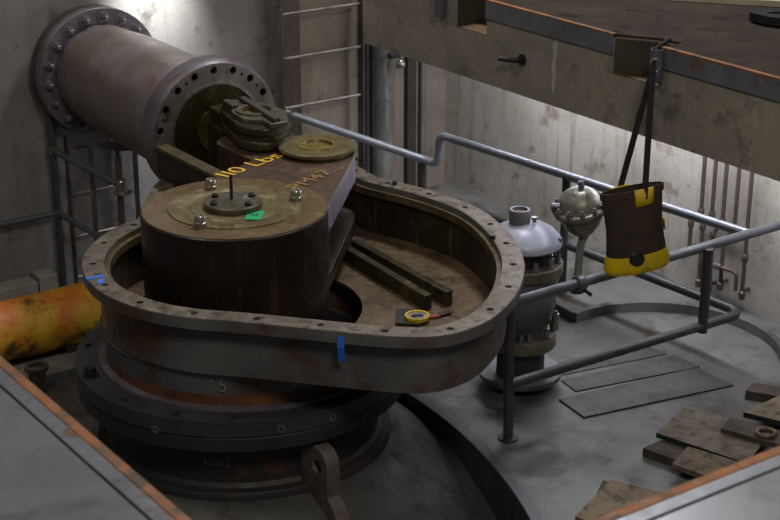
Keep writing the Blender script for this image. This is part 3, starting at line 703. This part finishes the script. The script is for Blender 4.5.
# ================================================================== PIPES ON THE RIGHT WALL
WP = RW - V * .07
def wp(x_along, z): p = WP + U * x_along; return (p.x, p.y, z)
def au(x, y): return (Vector((x, y, 0)) - WP).dot(U)
tops = [(2.119, 10.292), (2.176, 10.21), (2.235, 10.13), (2.297, 10.04), (2.362, 9.949)]
spec = [  # (dx of offset, z elbow, z end)
    (.085, .57, .26), (.075, .58, .06), (.075, .555, .05), (.085, .535, .10), (0, 0, .10)]
labs = ['thin brown pipe on the right wall, nearest the canvas bag', 'thin brown pipe on the right wall, second from the bag', 'thin brown pipe on the right wall, middle of five',
        'thin brown pipe on the right wall, fourth from the bag', 'straight thin brown pipe on the right wall, farthest from the bag']
for (tp, sp, lb) in zip(tops, spec, labs):
    a0 = au(*tp); o_ = thing('small_bore_pipe', lb, 'pipe', wp(a0, sp[2]), 'small pipes on the right wall')
    if sp[0]:
        pts = [wp(a0, 1.70), wp(a0, sp[1] + .04), wp(a0 + sp[0], sp[1] - .07), wp(a0 + sp[0], sp[2])]
        MB().tube(rounded(pts, .03), .015, 12).build('run', M['red_pipe'], o_)
        for zz, aa in ((sp[1] + .03, a0), (sp[1] - .075, a0 + sp[0])):
            MB().lathe(wp(aa, zz), [(.02, -.025), (.023, -.02), (.023, .02), (.02, .025)], Z, 14).build('coupling', M['red_pipe'], o_)
    else:
        MB().tube([wp(a0, 1.70), wp(a0, sp[2])], .015, 12).build('run', M['red_pipe'], o_)
        MB().lathe(wp(a0, .40), [(.02, -.025), (.024, -.02), (.024, .02), (.02, .025)], Z, 14).build('coupling', M['red_pipe'], o_)
    p = Vector(wp(a0 + sp[0], sp[2] + .06))
    MB().cyl(p, p + V * .066, .013, 10).build('wall_elbow', M['red_pipe'], o_)
    MB().lathe(p - Z * .06, [(.02, 0), (.024, .02), (.024, .05), (.015, .06)], Z, 12).build('end_cap', M['red_pipe'], o_)
a0 = au(2.265, 10.086)
mf = thing('cross_pipe', 'short horizontal pipe joining the thin pipes low on the right wall', 'pipe', wp(a0, .25))
MB().tube(rounded([Vector(wp(a0 - .14, .16)) - V * .035, Vector(wp(a0 - .14, .29)) - V * .035, Vector(wp(a0 + .13, .275)) - V * .035, Vector(wp(a0 + .13, .33)) - V * .035], .04), .014, 12).build('run', M['red_pipe'], mf)
MB().lathe(Vector(wp(a0 + .03, .282)) - V * .035, [(.022, -.03), (.026, -.02), (.026, .02), (.022, .03)], U, 14).build('tee', M['red_pipe'], mf)

# ================================================================== PIPES IN THE CORNER, LADDER
tag(MB().tube([(-.056, 12.20, 0), (-.056, 12.20, 1.675)], .095, 28).build('riser_pipe', M['galv']), 'thick grey vertical pipe in the corner behind the casing', 'pipe')
cj = thing('pipe_bracket', 'small metal bracket with shiny knob at the top of the thick grey pipe', 'bracket', (.07, 12.0, 1.12))
MB().box((.035, 12.06, 1.255), .10, .05, .035, YAW).build('arm', M['black'], cj, bevel=.004)
MB().lathe((.085, 12.03, 1.19), [(0, -.03), (.03, -.02), (.036, .0), (.03, .025), (.012, .04), (.012, .06)], Z, 20).build('knob', M['bright'], cj)
MB().cyl((.0, 12.12, 1.255), (.035, 12.06, 1.255), .015, 10).build('rod', M['black'], cj)
tag(MB().tube([(-.175, 12.19, 0), (-.175, 12.19, 1.66)], .021, 14).build('conduit', M['rail']), 'thin grey conduit left of the thick corner pipe', 'conduit', 'conduits in the corner')
s = MB(); s.box((.165, 12.495, .84), .085, .04, 1.68, YAW)
tag(s.build('cable_tray', M['strip']), 'dark brown flat upright strip between the corner pipe and conduit', 'strip')
tag(MB().tube([(.265, 12.555, 0), (.265, 12.555, 1.68)], .024, 14).build('conduit', M['galv']), 'grey conduit on the back wall right of the brown strip', 'conduit', 'conduits in the corner')
# ladder on the back wall
BF = BW - U * .15
def bp(v, z, off=0.): p = BF + V * v - U * off; return (p.x, p.y, z)
def bv_(x, y): return (Vector((x, y, 0)) - BF).dot(V)
BF = BW - U * .50
va, vb_ = bv_(-.812, 11.667), bv_(-.222, 12.087)
ld = thing('wall_ladder', 'dark steel ladder fixed to the back wall above the far rail', 'ladder', bp((va + vb_) / 2, -.0))
for v_ in (va, vb_):
    s = MB(); s.box(bp(v_, 1.5), .018, .07, 2.98, YAW); s.build('side_rail', M['ladder'], ld, bevel=.002)
for z_ in (.23, .58, .94, 1.32, 1.655, 1.97, 2.30, 2.64):
    MB().tube([bp(va, z_), bp(vb_, z_)], .0125, 10).build('rung', M['rung'], ld)
for v_ in (va, vb_):
    for z_ in (.4, 1.72):
        s = MB(); s.beam(bp(v_, z_), (Vector(bp(v_, z_)) + U * .138), .04, .012); s.build('wall_bracket', M['ladder'], ld)

# ================================================================== LEFT: RAILING AND CAGED LADDER
BF = BW - U * .15
v0 = bv_(-2.41, 10.96)
lr = thing('pipe_railing', 'dark pipe railing with post in the left corner below the big pipe', 'railing', bp(v0, -.35))
MB().tube([bp(v0, -.35), bp(v0, 1.45)], .026, 14).build('post', M['rail_dark'], lr)
P1 = Vector(bp(v0, .83)); P2 = Vector((-1.81, 10.18, .83))
d_ = (P2 - P1); 
MB().tube([P1, P2], .022, 12).build('top_rail', M['rail'], lr)
MB().tube([bp(v0, .36), (P2.x, P2.y, .36)], .022, 12).build('mid_rail', M['rail'], lr)
MB().tube([bp(v0, .36), bp(v0 - 1.4, .36)], .022, 12).build('side_rail', M['rail'], lr)
MB().tube([(P2.x, P2.y, -.35), (P2.x, P2.y, 1.02)], .024, 14).build('post', M['ladder'], lr)
for z_, P_ in ((.83, P1), (.36, Vector(bp(v0, .36)))):
    MB().lathe(P_, [(.027, -.03), (.036, -.025), (.036, .025), (.027, .03)], Z, 16, ).build('rail_fitting', M['rail'], lr)
MB().lathe((P2.x + .02, P2.y - .01, .79), [(.025, -.02), (.065, -.012), (.065, -.004), (.035, 0), (.034, .07), (.025, .08)], Z, 20).build('rail_fitting', M['bright'], lr)
cg = thing('caged_ladder', 'steel ladder with flat hoop cage below the big pipe at the left', 'ladder', bp(v0 + .5, -.35))
va, vb_ = bv_(-2.30, 11.04), bv_(-1.97, 11.27)
for v_ in (va, vb_):
    s = MB(); s.box(bp(v_, .4, -.07), .014, .05, 1.5, YAW); s.build('side_rail', M['ladder'], cg)
for z_ in (-.2, .12, .45, .78, 1.05):
    MB().tube([bp(va, z_, -.07), bp(vb_, z_, -.07)], .012, 10).build('rung', M['rung'], cg)
hp = [Vector(bp(v0 + .03, 1.0)), Vector(bp(v0 + .05, .99, .35)), Vector(bp(v0 + .18, .985, .64)), Vector(bp(v0 + .42, .985, .74)), Vector(bp(v0 + .66, .985, .64)), Vector(bp(v0 + .77, .985, .35)), Vector(bp(v0 + .78, .985, .0))]
hp = catmull(hp, 6)
def flat_bar(pts, w, t, name, m, parent):
    mb = MB(); rows = []
    for i, p in enumerate(pts):
        tg = (pts[min(i + 1, len(pts) - 1)] - pts[max(i - 1, 0)]).normalized(); nn = Vector((-tg.y, tg.x, 0)).normalized()
        rows.append([mb.bm.verts.new(p + nn * a_ * t / 2 + Z * b_ * w / 2) for a_, b_ in ((-1, -1), (1, -1), (1, 1), (-1, 1))])
    for a_, b_ in zip(rows[:-1], rows[1:]):
        for i in range(4): mb.bm.faces.new((a_[i], a_[(i + 1) % 4], b_[(i + 1) % 4], b_[i]))
    mb.bm.faces.new(rows[0][::-1]); mb.bm.faces.new(rows[-1])
    return mb.build(name, m, parent)
flat_bar(hp, .05, .008, 'hoop', M['rail'], cg)
for i in (8, 15, 22):
    p = hp[i]; s = MB(); s.box((p.x, p.y, .33), .035, .006, 1.34, YAW + (i - 15) * .07); s.build('cage_strip', M['ladder'], cg)

# ================================================================== LEFT: YELLOW PIPE AND WALL BLOCKS
yc = Vector((-2.56, 9.93, -.12))
yp = thing('painted_pipe', 'large pipe with flaking yellow and orange paint at the left edge', 'pipe', (yc.x, yc.y, -.33))
ya = yc - V * 1.6; yb = yc + V * .98
MB().cyl(ya, yb, .208, 64).build('barrel', M['orange_pipe'], yp)
for k_ in (-1.1, .35):
    q = yc + V * k_
    s = MB(); s.box((q.x, q.y, -.31), .10, .40, .10, YAW); s.build('saddle', M['pedestal'], yp)
gt = MB(); q = yc - U * .30 + V * .45
gt.box((q.x, q.y, -.325), 1.7, .26, .05, YAW)
tag(gt.build('floor_grating', M['grating'], None, bevel=.004), 'dirty strip of steel grating on the pit floor along the yellow pipe', 'grating')
q = yc - U * .66 + V * .30
s = MB(); s.cyl(q + V * .12 + Z * -.13, q + V * .62 + Z * -.13, .075, 28)
tag(s.build('grey_pipe', M['concrete']), 'short grey pipe lying in front of the grating beside the pedestal', 'pipe')
rg = Vector((-2.30, 9.47, -.2)); 
s = MB(); s.lathe(rg, [(.055, 0), (.075, .0), (.078, .006), (.078, .03), (.055, .03)], Z, 28, close=True); s.cyl(rg - Z * .15, rg, .056, 20)
tag(s.build('pipe_ring', M['wood_dark']), 'brown ring topped pipe stub beside the near deck edge at the left', 'pipe stub')
labs = ['pale concrete block at the foot of the back wall, at the left picture edge', 'pale concrete block at the foot of the back wall, beside the railing post']
for (v_, w_, z_, lb) in ((v0 - .43, .42, .24, labs[0]), (v0 - .135, .14, .27, labs[1])):
    s = MB(); s.box(bp(v_, -.35 + z_ / 2, -.02), w_, .16, z_, YAW)
    tag(s.build('concrete_block', M['concrete'], None, bevel=.008), lb, 'block', 'blocks at the back wall')

# ================================================================== FLOOR: ring, plates, timber
ringc = Vector((1.734, 9.245, 0))
o1 = circ(ringc.x, ringc.y, .765, 60, math.radians(-12), math.radians(133), False); i1 = circ(ringc.x, ringc.y, .722, 60, math.radians(-12), math.radians(133), False)
tag(MB().prism(o1 + i1[::-1], .001, .068).build('floor_curb', M['floor'], None, bevel=.004), 'low curved curb on the floor inside the guard railing', 'curb')
s = MB(); s.beam((1.06, 10.03, .0355), (1.215, 9.775, .0355), .014, .07, up=Z)
tag(s.build('flat_bar', M['black'], None), 'dark flat bar standing on edge behind the domed valve', 'bar')
plates = [([(1.006, 8.604), (1.128, 8.365), (2.088, 8.80), (1.91, 9.05)], 'long dark floor plate inside the railing, nearest the timber', .012),
          ([(1.046, 8.873), (1.12, 8.72), (1.93, 9.07), (1.80, 9.245)], 'dark floor plate inside the railing, middle of three', .008),
          ([(.98, 9.10), (1.05, 8.95), (1.76, 9.27), (1.62, 9.43)], 'dark floor plate inside the railing, farthest from the timber', .006)]
for poly, lb, th in plates:
    c = Vector((sum(p[0] for p in poly) / 4, sum(p[1] for p in poly) / 4))
    tag(MB().prism(poly, .0005, th).build('floor_plate', M['floor_plate'], None, bevel=.002), lb, 'floor plate', 'plates on the floor')
def board(poly, z0, z1, m, name, label, edge=None, group='loose timber on the floor'):
    o_ = MB().prism(poly, z0, z1).build(name, m, None, bevel=.003)
    if edge is not None:
        o_.data.materials.append(edge)
        for f_ in o_.data.polygons:
            if abs(f_.normal.z) < .5: f_.material_index = 1
    return tag(o_, label, 'board', group)
board([(1.49, 8.02), (1.70, 8.34), (2.16, 8.08), (1.93, 7.66)], .055, .085, M['board'], 'plywood_sheet', 'speckled plywood sheet with dark green edge lying on the timber', M['wood_edge'])
board([(1.40, 7.90), (1.52, 8.00), (2.05, 7.60), (1.92, 7.45)], .001, .053, M['wood_dark'], 'timber_plank', 'dark timber plank under the speckled plywood sheet')
board([(1.52, 7.66), (1.64, 7.86), (2.10, 7.52), (1.95, 7.28)], .054, .085, M['wood'], 'timber_plank', 'weathered plank end beside the orange deck edge')
board([(1.85, 8.02), (1.93, 8.16), (2.45, 7.80), (2.36, 7.66)], .087, .115, M['wood_dark'], 'timber_plank', 'dark narrow plank lying across the plywood sheet')
board([(2.03, 8.27), (2.33, 8.53), (2.80, 8.30), (2.50, 7.98)], .055, .09, M['wood'], 'timber_board', 'wide grey board at the right picture edge', M['wood_edge'])
board([(2.12, 8.63), (2.19, 8.74), (2.9, 8.50), (2.8, 8.34)], .0005, .054, M['wood_dark'], 'timber_plank', 'dark plank behind the wide grey board')
board([(.94, 7.12), (1.17, 7.50), (1.42, 7.36), (1.15, 6.92)], .03, .075, M['wood'], 'timber_board', 'weathered board on the floor near the orange deck edge')
board([(1.09, 7.44), (1.14, 7.58), (1.32, 7.47), (1.25, 7.33)], .0005, .029, M['wood_dark'], 'timber_block', 'dark wood scrap under the weathered board')
rn = thing('iron_ring', 'round iron ring lying on the dark plank at the right', 'ring', (2.09, 7.95, .115))
MB().tube([(2.085 + .05 * math.cos(t), 7.94 + .05 * math.sin(t), .127) for t in [2 * PI * i / 28 for i in range(28)]], .012, 10, close=True).build('ring', M['wood'], rn)

# ================================================================== THINGS INSIDE THE CASING
tc_ = thing('tape_holder', 'black card pouch with yellow rimmed roll lying inside the casing', 'tape', (.10, 7.90, .834))
MB().prism([(.035, 8.0), (.15, 7.99), (.20, 7.89), (.16, 7.78), (.03, 7.80)], .835, .85).build('card', M['black'], tc_, bevel=.002)
MB().lathe((.145, 7.86, .85), [(.055, 0), (.066, 0), (.068, .01), (.066, .02), (.055, .02)], Z, 36, close=True).build('yellow_rim', M['yellow'], tc_)
MB().lathe((.145, 7.86, .85), [(.055, 0), (.055, .014), (0, .014)], Z, 36).build('roll', M['galv'], tc_)
MB().box((.145, 7.86, .867), .06, .02, .006, .2).build('centre_clip', M['black'], tc_)
kn = thing('folding_tool', 'small tool with red and black handle inside the casing end', 'tool', (.25, 7.92, .834))
MB().box((.238, 7.90, .843), .06, .028, .016, .35).build('red_grip', M['red'], kn, bevel=.004)
MB().box((.295, 7.935, .843), .07, .03, .016, .55).build('black_grip', M['black'], kn, bevel=.004)

# ================================================================== CAMERA, LIGHT
cam = bpy.data.cameras.new('camera'); co = bpy.data.objects.new('camera', cam); COL.objects.link(co)
co.location = (0, 0, 4.2); co.rotation_euler = (math.radians(90 - 21), 0, 0)
cam.sensor_width = 36; cam.lens = 36 * 1600 / 780; cam.clip_end = 100
cam.dof.use_dof = True; cam.dof.focus_distance = 8.9; cam.dof.aperture_fstop = 5.0
sc.camera = co

def area(name, loc, target, sx, sy, power, color):
    l = bpy.data.lights.new(name, 'AREA'); l.shape = 'RECTANGLE'; l.size = sx; l.size_y = sy; l.energy = power; l.color = color
    o_ = bpy.data.objects.new(name, l); COL.objects.link(o_); o_.location = loc
    o_.rotation_euler = (Vector(target) - Vector(loc)).to_track_quat('-Z', 'Y').to_euler()
    return o_
area('hall_lamp', (1.2, 11.0, 7.5), (-.5, 8.6, .5), 1.6, 1.0, 320, (.96, .97, 1))
area('hall_lamp_left', (-3.5, 7.0, 7.5), (-1.0, 9.0, .5), 1.5, 1.0, 60, (1, .95, .88))
area('added_front_fill', (1.5, 1.5, 7.0), (0, 8, .5), 1.5, 1.5, 185, (1, .94, .86))  # unseen fill from the camera side, added to lift front faces
# strip lamp under the deck near the right wall
def strip(name, p, d, length, power, color):
    l = bpy.data.lights.new(name, 'AREA'); l.shape = 'RECTANGLE'; l.size = length; l.size_y = .12; l.energy = power; l.color = color
    o_ = bpy.data.objects.new(name, l); COL.objects.link(o_)
    zl = -Vector(d).normalized(); xl = (U - zl * U.dot(zl)).normalized(); yl = zl.cross(xl)
    m_ = Matrix((xl, yl, zl)).transposed().to_4x4(); m_.translation = p; o_.matrix_world = m_
strip('under_deck_light', up(E0 + U * -.2 + V * 1.2, 1.62), V * .35 - Z * .8, 3.8, 56, (.90, .92, 1.0))
strip('under_deck_light', up(E0 + U * -.3 + V * .35, 1.62), Vector((-1.4, -.6, -.7)), 2.4, 12, (.86, .88, 1.0))  # extra strip added to brighten the lever's right edge
# unseen spot added to make the bright patch on the back wall
s_ = bpy.data.lights.new('added_wall_spot', 'SPOT'); s_.energy = 420; s_.spot_size = math.radians(58); s_.spot_blend = 1; s_.color = (.95, .98, 1); s_.shadow_soft_size = .06
so = bpy.data.objects.new('added_wall_spot', s_); COL.objects.link(so)
so.location = (-1.52, 11.3, 2.55); so.rotation_euler = (Vector((-1.76, 11.62, 1.80)) - Vector(so.location)).to_track_quat('-Z', 'Y').to_euler()

w = bpy.data.worlds.new('World'); sc.world = w; w.use_nodes = True
w.node_tree.nodes['Background'].inputs[0].default_value = (1, .96, .9, 1)
w.node_tree.nodes['Background'].inputs[1].default_value = .075
sc.view_settings.view_transform = 'Standard'; sc.view_settings.look = 'None'
sc.view_settings.gamma = 1; sc.view_settings.use_curve_mapping = False
sc.view_settings.exposure = 0.04
